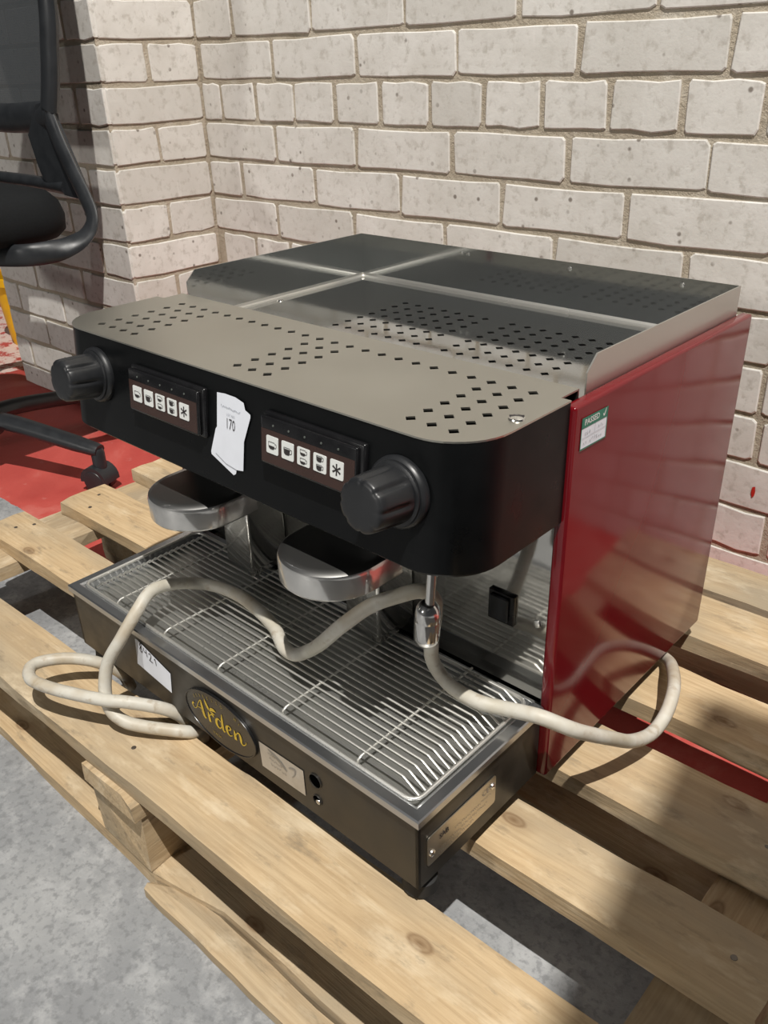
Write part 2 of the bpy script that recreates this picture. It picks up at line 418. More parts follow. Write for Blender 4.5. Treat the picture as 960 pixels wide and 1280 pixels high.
wf=MB(); wf.box((-8,.45,0),(-1.2,.5,1.6)); struct(wf.build('wall_far',plain('far_wall_paint',(.55,.47,.44),.8)))

# unseen overhead box, added only to shade the right-hand end of the pallet
du=MB(); du.box((0,-1.9,0),(.75,0,.3),None,.01); d=struct(du.build('added_shade_box','shade_box')); d.location=(1.063,-1.161,2.0); d.rotation_euler=(0,0,.166)

# low yellow tub beyond the pier
yt=thing('plastic_tub','low yellow plastic tub on the red floor past the far end of the brick pier','tub',(-1.93,.0,0))
y=MB(); y.lathe([(.0,.0),(.085,.0),(.09,.02),(.105,.19),(.112,.195),(.112,.21),(.100,.21),(.086,.03),(0,.03)],28); y.build('tub_body','yellow',yt,smooth=40)
y=MB(); y.lathe([(.113,.188),(.118,.19),(.118,.212),(.113,.214),(.109,.212),(.109,.19)],28,cap=False); y.build('rim','yellow',yt,smooth=40)

# ------------------------------------------------------------------ pallet
pal=thing('wooden_pallet','weathered wooden pallet carrying the coffee machine beside the brick wall','pallet',(.0525,-.56,0))
PO=Vector((.0525,-.56,0))
def board(name,L,Wd,H,seed,amp=.0022,n=26,skew=0,edge=.003):
    """board along local x, centred, rough sawn edges"""
    b=bmesh.new(); r=random.Random(seed); o=Vector((r.uniform(0,50),r.uniform(0,50),r.uniform(0,50)))
    prof=[(-.5,0),(-.5,1),(-.25,1),(0,1),(.25,1),(.5,1),(.5,0)]
    rings=[]
    for i in range(n+1):
        x=-L/2+L*i/n; ring=[]
        for (py,pz) in prof:
            nn=noise.noise(o+Vector((x*9,py*3,pz*5)))
            n2=noise.noise(o+Vector((x*30,py*9,pz*9)))
            yy=py*Wd+(edge*nn+.0013*n2 if abs(py)==.5 else 0)
            zz=pz*H+(amp*.5*noise.noise(o+Vector((x*5,py*6,7))) if pz else 0)
            if abs(py)==.5 and pz==1: zz-=.0012+.0012*abs(n2)
            xx=x+(r.uniform(-.003,.003) if i in (0,n) else 0)
            ring.append(b.verts.new((xx,yy,zz)))
        rings.append(ring)
    m=len(prof)
    for A,B in zip(rings,rings[1:]):
        for k in range(m): k2=(k+1)%m; b.faces.new((A[k],A[k2],B[k2],B[k]))
    b.faces.new(rings[0][::-1]); b.faces.new(rings[-1]); bmesh.ops.recalc_face_normals(b,faces=b.faces)
    me=bpy.data.meshes.new(name); b.to_mesh(me); b.free(); me.materials.append(M['wood']); return me
def put(name,me,x,y,z,rz=0):
    o=bpy.data.objects.new(name,me); o.location=Vector((x,y,z))-PO; o.rotation_euler=(0,0,rz); return link(o,pal)
XL,XR=-.545,.645
def top(y0l,y1l,y0r,y1r,seed,xl=XL,xr=XR):
    yl=(y0l+y1l)/2; yr=(y0r+y1r)/2; w=((y1l-y0l)+(y1r-y0r))/2
    me=board('top_plank',xr-xl,w,.022,seed); return put('top_plank',me,(xl+xr)/2,(yl+yr)/2,.122,math.atan2(yr-yl,xr-xl))
top(-.968,-.889,-.943,-.860,1)
top(-.812,-.736,-.783,-.722,2,-.542,.632)
top(-.686,-.604,-.664,-.577,3,-.530,.66)
top(-.545,-.455,-.521,-.442,4)
top(-.400,-.310,-.377,-.277,5)
top(-.285,-.205,-.268,-.182,6)
SX=[(XL+.004,.098),(.004,.092),(.556,.096)]
for i,(x0,w) in enumerate(SX):
    me=board('stringer_board',.79,w,.022,20+i); put('stringer_board',me,x0+w/2,-.567,.0995,PI/2)
    for j,(y0,y1) in enumerate(((-.955,-.857),(-.625,-.515),(-.280,-.180))):
        me=board('block',y1-y0,w-.004,.0775,40+3*i+j,n=5,edge=.0015); put('block',me,x0+w/2,(y0+y1)/2,.0218,PI/2)
for i,(y0,y1) in enumerate(((-.955,-.862),(-.62,-.52),(-.285,-.18))):
    me=board('bottom_board',XR-XL,y1-y0,.022,60+i)
    if i==0:
        for v in me.vertices:
            wx=v.co.x+(XL+XR)/2
            if v.co.y<-.03 and wx>.1: v.co.y+=.020*min(1,(wx-.1)/.09)
    put('bottom_board',me,(XL+XR)/2,(y0+y1)/2,0)
# strip split away from the lower front board
sb=bmesh.new(); L=.62; n=22
rings=[]
for i in range(n+1):
    t=i/n; x=.098+L*t; w=.022+.008*min(1,t*6)+.004*noise.noise(Vector((x*14,3,1))); y0=-.969+.004*t+.002*noise.noise(Vector((x*20,1,1))); h=.017+.002*noise.noise(Vector((x*15,9,1)))
    if i==0: w*=.45
    rings.append([sb.verts.new(Vector(p)-PO) for p in ((x,y0,0.0005),(x,y0,h*.75),(x,y0+w*.5,h),(x,y0+w,h*.8),(x,y0+w*.9,0.0005))])
for A,B in zip(rings,rings[1:]):
    for k in range(5): k2=(k+1)%5; sb.faces.new((A[k],A[k2],B[k2],B[k]))
sb.faces.new(rings[0][::-1]); sb.faces.new(rings[-1]); bmesh.ops.recalc_face_normals(sb,faces=sb.faces)
me=bpy.data.meshes.new('split_strip'); sb.to_mesh(me); sb.free(); me.materials.append(M['wood']); link(bpy.data.objects.new('split_strip',me),pal)
# nails
nm=MB(); nm.lathe([(0,.0004),(.0026,.0003),(.003,-.0005),(.003,-.004)],10); nme=nm.mesh('nail',smooth=40); nme.materials.append(M['nail'])
for x,y in ((.037,-.868+.002),(.05,-.925),(-.500,-.775),(-.487,-.752),(-.472,-.665),(-.50,-.632),(.60,-.75),(.58,-.63),(.6,-.6),(.60,-.49),(.6,-.89)):
    o=bpy.data.objects.new('nail',nme); o.location=Vector((x,y,.1440))-PO; link(o,pal)

# ------------------------------------------------------------------ espresso machine (local: x right, y back, origin front right lower corner)
em=thing('espresso_machine','two-group espresso machine, black front and dark red side panel, on the pallet','coffee machine',(.4008,-.7075,.144),(0,0,-.0017))
DZ=-.144
YT,YB,ZT,ZB=-.1223,-.1328,.537,.436
SL=(YT-YB)/(ZT-ZB)
def yf(z): return YT-SL*(ZT-z)
def FF(x,z,off=0): # frame on the sloping front face
    v=Vector((0,SL,1)).normalized(); n=Vector((1,0,0)).cross(v); o=Vector((x,yf(z),z))+n*off
    return frame(o,(1,0,0),v)
XA,XB=-.525,-.004
def headout(y0,z,y1=-.0012,r=.046,n=10):
    P=[(XB,y1,z)]
    for k in range(n+1):
        a=math.radians(0-90*k/n); P.append((XB-r+r*math.cos(a),y0+r+r*math.sin(a),z))
    for k in range(n+1):
        a=math.radians(-90-90*k/n); P.append((XA+r+r*math.cos(a),y0+r+r*math.sin(a),z))
    P.append((XA,y1,z)); return P
# black head: open-topped shell so that the vents look into the dark inside
h=MB(); O0=headout(YB+.003,ZB); O1=headout(YB,ZB+.003); O2=headout(YT,ZT-.0015)
def inset(P,d): # towards the middle
    cx=(XA+XB)/2; return [(p[0]+(d if p[0]<cx else -d),p[1]+d if p[1]<-.02 else p[1],p[2]) for p in P]
I2=inset(O2,.003); I1=[(p[0],p[1],ZB+.03) for p in I2]
L=[[h.b.verts.new(p) for p in Q] for Q in (O0,O1,O2,I2,I1)]
h.b.faces.new(L[0][::-1]); h.b.faces.new(L[-1])
for A,B in zip(L,L[1:]):
    for k in range(len(A)): k2=(k+1)%len(A); h.b.faces.new((A[k],A[k2],B[k2],B[k]))
h.build('head_housing','black_paint',em,DZ,smooth=40)
# perforated top plate
hs=.0048
def dia(x,y): return [(x+hs,y),(x,y+hs),(x-hs,y),(x,y-hs)]
px=lambda i:-.0345-.01912*i
py=lambda j:-.1+.0191*j
holes=[]
for i in (0,1,2,10,11,12,20,21,22,23):
    for j in range(6): holes.append((px(i),py(j)))
for i in list(range(3,10))+list(range(13,20)): holes.append((px(i),py(5)))
out=[(p[0],p[1]) for p in headout(YT-.0006,0,-.0005)]
out=out+[(-.5135,-.0005),(-.5135,.025),(-.0128,.025),(-.0128,-.0005)]
t=MB(); t.holed(out,[dia(*p) for p in holes],ZT,.0014); t.build('top_plate','plate',em,DZ)
t=MB(); t.box((-.5135,.0236,.506),(-.0128,.025,.5358)); t.build('plate_riser','plate',em,DZ)
for (x,y) in ((-.0105,-.055),):
    sc=MB(); mw=T(x-.004,y,ZT); sc.lathe([(.0062,0),(.0058,.0012),(.004,.0022),(0,.0026)],18,mw); s_=sc.build('screw','screw',em,DZ,smooth=40)
    sl=MB(); sl.box((-.0052,-.0006,.0019),(.0052,.0006,.0028),mw@Matrix.Rotation(.6,4,'Z')); sl.build('slot','ink',s_,DZ)
# warming tray on top
RX0,RX1,RY1,RZ=-.5175,-.0121,.317,.559
zt=.5035
holes=[]
for c0 in (-.104,-.257):
    for i in range(7):
        for j in range(10): holes.append((c0-.0195*i,.240-.0196*j))
t=MB(); t.holed([(RX0+.004,.026),(RX1-.004,.026),(RX1-.004,RY1-.004),(RX0+.004,RY1-.004)],[dia(*p) for p in holes if p[1]>.04],zt,.0012)
t.build('cup_tray','cup_tray',em,DZ)
c=MB(); th=.0013
def wallprof(): # (outward offset from fold, z)
    return [(-.0052,zt),(-.0024,zt+.0009),(-.0009,zt+.0024),(0,zt+.0052),(0,RZ),(th,RZ),(th,zt-.004),(-.0052,zt-.0012)]
rings=[]
for kind in ('l0','l','lb','rb','r','r0'):
    ring=[]
    for (o_,z_) in wallprof():
        if kind[0]=='l': x=RX0+th-o_
        else: x=RX1-th+o_
        y=.034 if kind in('l0','r0') else (.047 if kind in ('l','r') else RY1-th+o_)
        if kind in ('l0','r0') and z_>=RZ-1e-6: z_=RZ-.012
        ring.append(c.b.verts.new((x,y,z_)))
    rings.append(ring)
for A,B in zip(rings,rings[1:]):
    for k in range(8): k2=(k+1)%8; c.b.faces.new((A[k],A[k2],B[k2],B[k])).material_index=1 if k in (0,1,2,3-1,4,5) else 0
for q_ in (rings[0][::-1],rings[-1]): c.b.faces.new(q_).material_index=1
cr_=c.build('cup_rail','rail',em,DZ); cr_.data.materials.append(M['rail_outside'])
for (x,y,z) in ((RX0+.012,.158,zt),):
    sc=MB(); sc.lathe([(.004,0),(.0035,.0012),(0,.0018)],14,T(x,y,z)); sc.build('screw','screw',em,DZ,smooth=40)
for x in (-.35,-.34,-.2,-.07):
    sc=MB(); sc.lathe([(.0026,0),(.0022,.0009),(0,.0012)],12,frame((x,RY1-th-.0001,.552),(1,0,0),(0,0,1))); sc.build('screw','screw',em,DZ,smooth=40)
# body shell, back and side panels
b=MB(); b.box((-.5155,.021,.172),(-.0128,.316,.4985)); b.build('body_shell','shell',em,DZ)
for x0,x1 in ((-.0117,0.),(-.5295,-.5178)):
    b=MB(); b.box((x0,0,.1677),(x1,.3275,.5316),None,.0028,3); sp=b.build('side_panel','red_enamel',em,DZ,smooth=50); sp['label']='dark red enamelled side panel'
    if x1==0.:
        # test sticker
        q=frame((.0006,.0095,.4955),(0,1,0),(0,0,1))
        g_=MB(); g_.poly([(0,0),(.0378,-.001),(.0378,.0235),(0,.0245)],None,q); pt=g_.build('test_sticker','paper',sp,DZ)
        g_=MB(); q2=frame((.0008,.0095,.4955),(0,1,0),(0,0,1)); g_.poly([(-.0006,.0165),(.0384,.0158),(.0386,.0243),(-.0006,.0253)],None,q2)
        g_.b.verts.ensure_lookup_table()
        for a,bb,c_,d_ in ((-.0006,-.0008,.0004,.0253),(.0374,-.0014,.0384,.024)): g_.poly([(a,bb),(c_,bb),(c_,d_),(a,d_)],None,q2)
        g_.poly([(-.0006,-.0012),(.0384,-.0018),(.0384,-.0008),(-.0006,-.0002)],None,q2)
        g_.build('sticker_header','green',sp,DZ)
        k=MB(); q3=frame((.0010,.0095,.4955),(0,1,0),(0,0,1))
        text_into(k,'PASSED',.0066,q3@T(.0145,.0207,0),offset=.00012)
        ribbon(k,[(.031,.0205),(.0325,.0187),(.0352,.0238)],[.0008,.0015,.0007],q3); k.build('sticker_lettering','button_white',sp,DZ)
        k=MB()
        for (a,bb,c_,d_) in ((.001,.0083,.0368,.0086),(.0195,.0086,.0198,.016)): k.poly([(a,bb),(c_,bb),(c_,d_),(a,d_)],None,q3)
        rr=random.Random(4)
        for (cx,cy,n_,s_) in ((.009,.0118,3,.0021),(.028,.0123,3,.0021),(.006,.0042,2,.0024),(.022,.0042,6,.0024)):
            for i in range(n_):
                x=cx+(i-(n_-1)/2)*s_*1.35; P=[(x+rr.uniform(-.4,.4)*s_,cy+rr.uniform(-.75,.75)*s_) for _ in range(4)]
                ribbon(k,P,[.00045]*4,q3,4)
        k.build('handwriting','ink_grey',sp,DZ)
# stainless splash plate
b=MB(); b.box((-.5165,.017,.2385),(-.0125,.0205,.4345)); spl=b.build('splash_plate','splash',em,DZ)
b=MB(); b.box((-.0150,.0145,.2385),(-.0125,.0172,.4345)); b.build('plate_flange','rim',spl,DZ)
sw=MB(); sw.box((-.0805,.0135,.305),(-.0525,.0172,.337),None,.0008,1); so=sw.build('power_switch','bezel',em,DZ)
sw=MB(); sw.box((-.0775,.0105,.3085),(-.0575,.0137,.3335),None,.0012,1); sw.build('rocker','knob',so,DZ)
for (x,z) in ((-.030,.318),(-.5,.318)):
    sc=MB(); sc.lathe([(.004,0),(.0036,.0012),(0,.002)],14,frame((x,.0168,z),(1,0,0),(0,0,1))); sc.build('screw','screw',spl,DZ,smooth=40)

# control panels
def keypad(dx):
    m0=FF(-.1451+dx,.4992)
    b=MB(); b.box((-.0545,-.0218,-.001),(.0545,.0218,.0045),m0,.0018,2); kp=b.build('control_panel','bezel',em,DZ,smooth=50)
    b=MB(); b.box((-.0535,-.0200,.0043),(.0505,.0190,.0082),m0,.0014,2); b.build('panel_frame','bezel',kp,DZ,smooth=50)
    b=MB(); b.poly([(-.0525,-.0180),(.0490,-.0180),(.0490,.0092),(-.0525,.0092)],None,m0@T(0,0,.0084)); b.build('panel_film','film',kp,DZ)
    for i in range(5):
        cx=-.0393+.0177*i; cz=-.0024
        b=MB(); b.poly(rrect(cx-.0068,cz-.0071,cx+.0068,cz+.0071,.0011,3),.0005,m0@T(0,0,.0084)); bt=b.build('button','button_white',kp,DZ)
    k=MB(); kr=MB(); q=m0@T(0,0,.0091)
    def cup(K,cx,cy,s,fill,liquid=None):
        K.poly([(cx-.0034*s,cy+.0018*s*(1 if fill else -.1)),(cx-.0029*s,cy-.0022*s),(cx-.0016*s,cy-.003*s),(cx+.0016*s,cy-.003*s),(cx+.0029*s,cy-.0022*s),(cx+.0034*s,cy+.0018*s*(1 if fill else -.1))],None,q)
        ribbon(K,[(cx-.0036*s,cy+.0028*s),(cx-.0036*s,cy),(cx-.003*s,cy-.002*s)],[.0004]*3,q,3); ribbon(K,[(cx-.0036*s,cy+.0028*s),(cx+.0036*s,cy+.0028*s)],[.0004]*2,q,2)
        ribbon(K,[(cx+.0034*s,cy+.0018*s),(cx+.0052*s,cy+.0018*s),(cx+.005*s,cy-.001*s),(cx+.0032*s,cy-.0014*s)],[.0005]*4,q,3)
    cup(k,-.0393-.0004,-.0028,1,False); cup(k,-.0216-.0004,-.0028,1,True)
    for dy,fl in ((.0009,False),(-.0059,False)): cup(k,-.0039-.0004,dy,.8,fl)
    for dy in (.0009,-.0059): cup(k,.0138-.0004,dy,.8,True)
    for a in range(3):
        an=PI/2+a*PI/3; dxx,dyy=math.cos(an)*.0046,math.sin(an)*.0046
        ribbon(kr,[(.0315-dxx,-.0024-dyy),(.0315,-.0024),(.0315+dxx,-.0024+dyy)],[.0016,.0011,.0016],q,2)
    k.build('cup_symbols','ink',kp,DZ); kr.build('star_symbol','ink',kp,DZ)
    for i in range(5):
        b=MB(); b.lathe([(.0010,0),(.0009,.0004),(0,.0006)],10,m0@T(-.0386+.0177*i,.0133,.0083)); b.build('indicator_light','led',kp,DZ)
keypad(0); keypad(-.1852)
# steam knobs
def knob(x,z):
    m0=FF(x,z)
    b=MB(); b.lathe([(.0262,-.001),(.0268,.002),(.0262,.0045),(.0245,.006),(.0235,.006),(.0235,.0075),(.021,.0085)],40,m0); kb=b.build('steam_knob','knob',em,DZ,smooth=40)
    def fn(r,z_,a):
        d=abs(((a*8/(2*PI)+.5)%1)-.5)*2   # 0 mid groove .. 1
        g=max(0,1-(d/.36)**2); zz=max(0,min(1,(z_-.010)/.006))
        return r-.0025*g*zz*(1-.55*max(0,min(1,(z_-.030)/.008))) if r>.012 else r
    b=MB(); b.lathe([(.0208,.007),(.0212,.010),(.0211,.014),(.0208,.024),(.0203,.034),(.0198,.0385),(.0186,.0402),(.016,.0410),(.011,.0413),(0,.0413)],96,m0,fn); b.build('grip','knob',kb,DZ,smooth=50)
knob(-.060,.494); knob(-.448,.4975)

# lot sticker
LA=[(-.2638,.4911),(-.266,.4885),(-.2734,.4666),(-.273,.464),(-.2434,.453),(-.2404,.4549),(-.236,.470),(-.250,.489)]
LBk=[(-.2617,.5208),(-.2513,.5219),(-.2377,.5217),(-.2274,.5194),(-.2257,.5139),(-.2193,.5114),(-.2193,.5089),(-.228,.4865),(-.2298,.4606),(-.2382,.4592),(-.2531,.4613),(-.2665,.4672),(-.2634,.4885)]
def onface(P,off): return [FF(x,z,off).translation for x,z in P]
def facepoly(P,off):
    b=MB(); b.b.faces.new([b.b.verts.new(p) for p in onface(P,off)]); return b
ls=facepoly(LA,.0008).build('lot_sticker','paper',em,DZ)
facepoly(LBk,.0014).build('sticker_layer','paper',ls,DZ)
k=MB(); q=FF(-.2448,.4967,.0018)
text_into(k,'170',.0135,q@Matrix.Rotation(-.03,4,'Z'),sx=.62,offset=-.0001); k.build('lot_number','ink',ls,DZ)
k=MB(); text_into(k,'LOT NO',.0028,FF(-.2443,.5048,.0018)@Matrix.Rotation(-.03,4,'Z'))
rr=random.Random(2)
for i in range(17): # faint line of tiny print
    x=-.2565+.0015*i; ribbon(k,[(x+.0446+.2-.0002*i*0-.2,0.0+rr.uniform(-.0006,.0006)),(x+.0446+.0009,rr.uniform(-.0007,.0007))],[.0008,.0008],FF(-.0446,.5112-.00008*i,.0018),2)
k.build('small_print','ink_grey',ls,DZ)

# brewing groups
def group(xc,yc):
    r=.0472
    b=MB(); V=[]
    for (q,z) in ((r-.014,.3735),(r-.006,.3735),(r-.0015,.3745),(r,.3765),(r+.0003,.3945),(r-.0008,.3978),(r-.0035,.3996),(r-.010,.4002)):
        P=[(xc-q,yc+.034,z)]+[(xc-q*math.cos(PI*k/32),yc-q*math.sin(PI*k/32),z) for k in range(33)]+[(xc+q,yc+.034,z)]
        V.append([b.b.verts.new(p) for p in P])
    b.b.faces.new(V[0][::-1]); b.b.faces.new(V[-1])
    for A,B in zip(V,V[1:]):
        for k in range(len(A)): k2=(k+1)%len(A); b.b.faces.new((A[k],A[k2],B[k2],B[k]))
    gb=b.build('group_head','bell',em,DZ,smooth=35)
    b=MB(); b.box((xc-.036,yc+.020,.4000),(xc+.036,yc+.075,.4365),None,.004,3); b.build('group_neck','black_paint',gb,DZ,smooth=40)
group(-.3455,-.1025); group(-.1615,-.0990)
for x1 in (-.3625,-.1725):
    x0=x1-.045
    b=MB(); b.box((x0,-.0355,.2615),(x1,.0168,.4355),None,.0032,4); col=b.build('chute','chrome',em,DZ,smooth=50)
    b=MB(); b.box((x0+.006,-.024,.2555),(x1-.0025,.012,.2617)); b.lathe([(.0075,.2535),(.0085,.255),(.0085,.2617)],18,T(x1-.0100,-.0245,0)); b.build('chute_foot','chrome',col,DZ,smooth=45)
    b=MB(); b.lathe([(.004,.37),(.004,.436)],12,T(x1-.004,-.043,0)); b.build('feed_pipe','chrome',col,DZ,smooth=40)
# steam wand
b=MB(); b.tube([(-.0665,-.083,.437),(-.0668,-.084,.40),(-.068,-.085,.373)],.0041,14); wd=b.build('steam_wand','chrome',em,DZ,smooth=60)
b=MB(); m0=T(-.0703,-.085,0)@Matrix.Rotation(.05,4,'Y')
b.lathe([(.0045,.3765),(.0065,.3755),(.0095,.371),(.0107,.3655),(.0109,.3602),(.0108,.3598),(.0109,.3594),(.0110,.343),(.0104,.3385),(.0085,.3365),(.003,.336),(0,.336)],32,T(-.0703,-.085,.356)@Matrix.Rotation(.05,4,'Y')@T(0,0,-.356)); b.build('nozzle','chrome',wd,DZ,smooth=40)
# drip tray
b=MB()
x0,x1,y0,y1=-.5227,-.0062,-.1729,.006
b.box((x0+.003,y0+.003,.168),(x1-.003,y0+.006,.241)); b.box((x0+.003,y0+.003,.168),(x0+.006,.02,.241)); b.box((x1-.006,y0+.003,.168),(x1-.003,-.0005,.241)); b.box((x0+.004,y0+.004,.168),(x1-.004,.02,.171))
body=b.build('tray_body','bronze',em,DZ)
b=MB(); wr=.0125
A=[(x0,y0),(x1,y0),(x1,-.0006),(x0,-.0006+.006)]
def rimring(d,z): return [(x0+d,y0+d,z),(x1-d,y0+d,z),(x1-d,-.0008 if d<.006 else -.0008,z),(x0+d,.0065-(d if d>.006 else 0)*.6,z)]
rings=[rimring(.0012,.2395),rimring(0,.2405),rimring(0,.247),rimring(.0012,.2482),rimring(.0095,.2482),rimring(.0125,.2468),rimring(.0135,.234)]
V=[[b.b.verts.new(p) for p in q] for q in rings]
for a_,b_ in zip(V,V[1:]):
    for k in range(4): k2=(k+1)%4; b.b.faces.new((a_[k],a_[k2],b_[k2],b_[k]))
rim=b.build('tray_rim','rim',em,DZ,smooth=25)
b=MB(); b.box((x0+.0125,y0+.0125,.2325),(x1-.0125,.0155,.2348)); b.build('tray_pan','pan',em,DZ)
gr=MB(); lp=[(p[0],p[1],.2478) for p in rrect(-.5105,-.1592,-.0215,-.003,.010,4)]
gr.tube(lp,.0019,8,closed=True); grate=gr.build('drip_grate','wire',em,DZ,smooth=60)
wm=MB()
P=[(-.5065,0,.2385),(-.4905,0,.2515),(-.4885,0,.2522),(-.0450,0,.2522),(-.0430,0,.2515),(-.0242,0,.2400)]
wm.tube(P,.00105,6,flat=(0,1,0)); wme=wm.mesh('wire',DZ,smooth=60); wme.materials.append(M['wire'])
for j in range(19):
    o=bpy.data.objects.new('wire',wme); o.location=(0,-.147+.00775*j,0); link(o,grate)
cm=MB(); cm.tube([(0,-.1555,.2355),(0,-.1562,.2425),(0,-.1552,.2478),(0,-.1515,.2500),(0,-.145,.2499),(0,.001,.2499)],.0012,6,flat=(1,0,0)); cme=cm.mesh('cross_wire',DZ,smooth=60); cme.materials.append(M['wire'])
for x in (-.448,-.361,-.273,-.180,-.087):
    o=bpy.data.objects.new('cross_wire',cme); o.location=(x,0,0); link(o,grate)
# labels on the tray front
YL=y0+.0028
def front(x,z,off=0): return frame((x,YL-off,z),(1,0,0),(0,0,1))
q=front(0,0,.0004); b=MB(); b.poly([(-.396,.2325),(-.392,.2335),(-.3365,.2175),(-.3405,.1905),(-.401,.198),(-.4005,.199)][::1],None,q)
pl=b.build('paper_label','paper',body,DZ); q=front(0,0,.0008); k=MB()
# handwritten 8421
def hw(pts,w=.0011): ribbon(k,[(-.3895+p[0],.2268+p[1]) for p in pts],[w]*len(pts),q,5)
hw([(.004,-.0005),(.001,.002),(.0035,.0045),(.0045,.002),(.0005,-.0035),(.0025,-.0065),(.005,-.0045),(.002,-.0005)])
hw([(.0085,.0015),(.0085,-.003),(.0125,-.0035)]); hw([(.0125,.001),(.0128,-.0085)])
hw([(.0165,-.0025),(.019,-.001),(.0208,-.0035),(.0175,-.0095),(.0165,-.0105),(.0225,-.0112)]); hw([(.0262,-.0055),(.0276,-.004),(.0283,-.012)])
k.build('handwriting','ink',pl,DZ)
# oval badge
ec=(-.2575,.2005)
def ell(a,bb,n=48): return [(ec[0]+a*math.cos(2*PI*i/n),ec[1]+bb*math.sin(2*PI*i/n)) for i in range(n)]
b=MB(); b.poly(ell(.0545,.0300),.0022,front(0,0,0)); em_=b.build('oval_badge','emblem',body,DZ,smooth=30)
b=MB(); b.tube([(x,YL-.0022,z) for x,z in ell(.0537,.0292)],.0009,6,closed=True); b.build('badge_border','bezel',em_,DZ,smooth=60)
k=MB(); q=front(0,0,.0026)
def st(pts,ws): ribbon(k,[(ec[0]+p[0],ec[1]+p[1]) for p in pts],ws,q,7)
st([(-.040,.0035),(-.0425,.0005),(-.040,-.003),(-.036,-.001),(-.0325,.006),(-.029,.0115),(-.0268,.013)],[.0022,.0018,.0008,.0007,.0007,.0009,.0010]) # A swash
st([(-.0268,.013),(-.0262,.006),(-.0248,-.003),(-.0228,-.0062),(-.021,-.005)],[.0012,.0036,.0040,.0028,.0008])
st([(-.034,.0015),(-.029,.0022),(-.0235,.001)],[.0006,.0009,.0006])
st([(-.0165,.0045),(-.0160,-.001),(-.0152,-.0075)],[.0012,.0034,.0032]); st([(-.0155,-.001),(-.0125,.0032),(-.0095,.0038),(-.0085,.002)],[.0008,.0012,.0030,.0014]) # r
st([(.0035,.002),(-.001,.0042),(-.0045,.0005),(-.004,-.005),(.0,-.0068),(.0035,-.003)],[.0008,.0016,.0034,.0034,.0014,.0008]) # d bowl
st([(.0055,.0135),(.005,.006),(.0048,-.002),(.006,-.0068),(.0085,-.006)],[.0008,.0032,.0036,.0026,.0007])
st([(.0125,-.0015),(.0165,.0005),(.0178,.0032),(.0148,.0046),(.0115,.0012),(.0118,-.0045),(.0155,-.0070),(.0195,-.0045)],[.0007,.0011,.0018,.0012,.0034,.0034,.0014,.0007]) # e
st([(.0232,.0045),(.0238,-.001),(.0240,-.0070)],[.0010,.0034,.0036]); st([(.0240,-.003),(.0275,.003),(.0305,.0042),(.0322,.000),(.0325,-.0055),(.0350,-.0072),(.0395,-.0035),(.0400,-.001)],[.0008,.0012,.0022,.0034,.0030,.0014,.0008,.0012]) # n
# leaves above the r
st([(-.0205,.0185),(-.0192,.0145),(-.0165,.0095),(-.0155,.0068)],[.0004,.0030,.0036,.0006]); st([(-.0140,.0064),(-.0115,.0098),(-.007,.0112),(-.0035,.0105)],[.0006,.0036,.0034,.0004]); st([(-.0130,.0060),(-.0095,.0064),(-.0058,.0060)],[.0004,.0020,.0004])
k.build('badge_lettering','gold',em_,DZ)
k=MB()
arc='ESPRESSO  MI'
for i,chx in enumerate(arc):
    if chx==' ': continue
    a=math.radians(146-i*9.2); x=ec[0]+.0450*math.cos(a); z=ec[1]+.0232*math.sin(a)
    tx,tz=.0450*math.sin(a),-.0232*math.cos(a); text_into(k,chx,.0052,front(x,z,.0026)@Matrix.Rotation(math.atan2(tz,tx),4,'Z'),sx=.85)
k.build('badge_upper_print','gold_dim',em_,DZ); k=MB(); text_into(k,'ITALIA',.0046,front(ec[0]-.006,ec[1]-.0185,.0026)); k.build('badge_lower_print','gold_dim',em_,DZ)
# silver label and vents
b=MB(); b.poly([(-.2005,.2105),(-.1405,.2125),(-.1400,.1830),(-.199,.1812)],None,front(0,0,.0004)); sl_=b.build('silver_label','silver_label',body,DZ)
k=MB(); q=front(0,0,.0008); rr=random.Random(9)
for (cx,cz,L_) in ((-.181,.2045,.016),(-.178,.1985,.018),(-.174,.193,.022)):
    for i in range(6): x=cx-L_/2+L_*i/6; ribbon(k,[(x,cz+rr.uniform(-.001,.001)),(x+.0015,cz+rr.uniform(-.0016,.0016)),(x+.0026,cz+rr.uniform(-.001,.001))],[.0006]*3,q,3)
ribbon(k,[(-.188,.209),(-.172,.2035),(-.163,.197)],[.001,.0032,.001],q,4); ribbon(k,[(-.160,.204),(-.152,.206),(-.1525,.200),(-.1560,.195)],[.0009,.0022,.0014,.0008],q,4)
k.build('worn_print','smudge',sl_,DZ)
for (x,z,r) in ((-.1255,.2105,.0078),(-.1245,.1885,.0056)):
    b=MB(); b.lathe([(r,-.0005),(r,.0006),(r*.9,.0010),(r*.9,-.0004),(0,-.0004)],24,front(x,z,0),cap=False); vo=b.build('port_ring','bronze',body,DZ,smooth=40)
    b=MB(); b.poly([(r*.86*math.cos(2*PI*i/20),r*.86*math.sin(2*PI*i/20)) for i in range(20)],None,front(x,z,.0002)); b.build('port_shade_disc','hole_shade',vo,DZ)  # flat black disc paints the darkness inside the port
b=MB(); b.lathe([(.0028,.0003),(.0026,.0009),(0,.0012)],12,front(-.1235,.1868,0)); b.build('port_screw','rim',body,DZ,smooth=40)
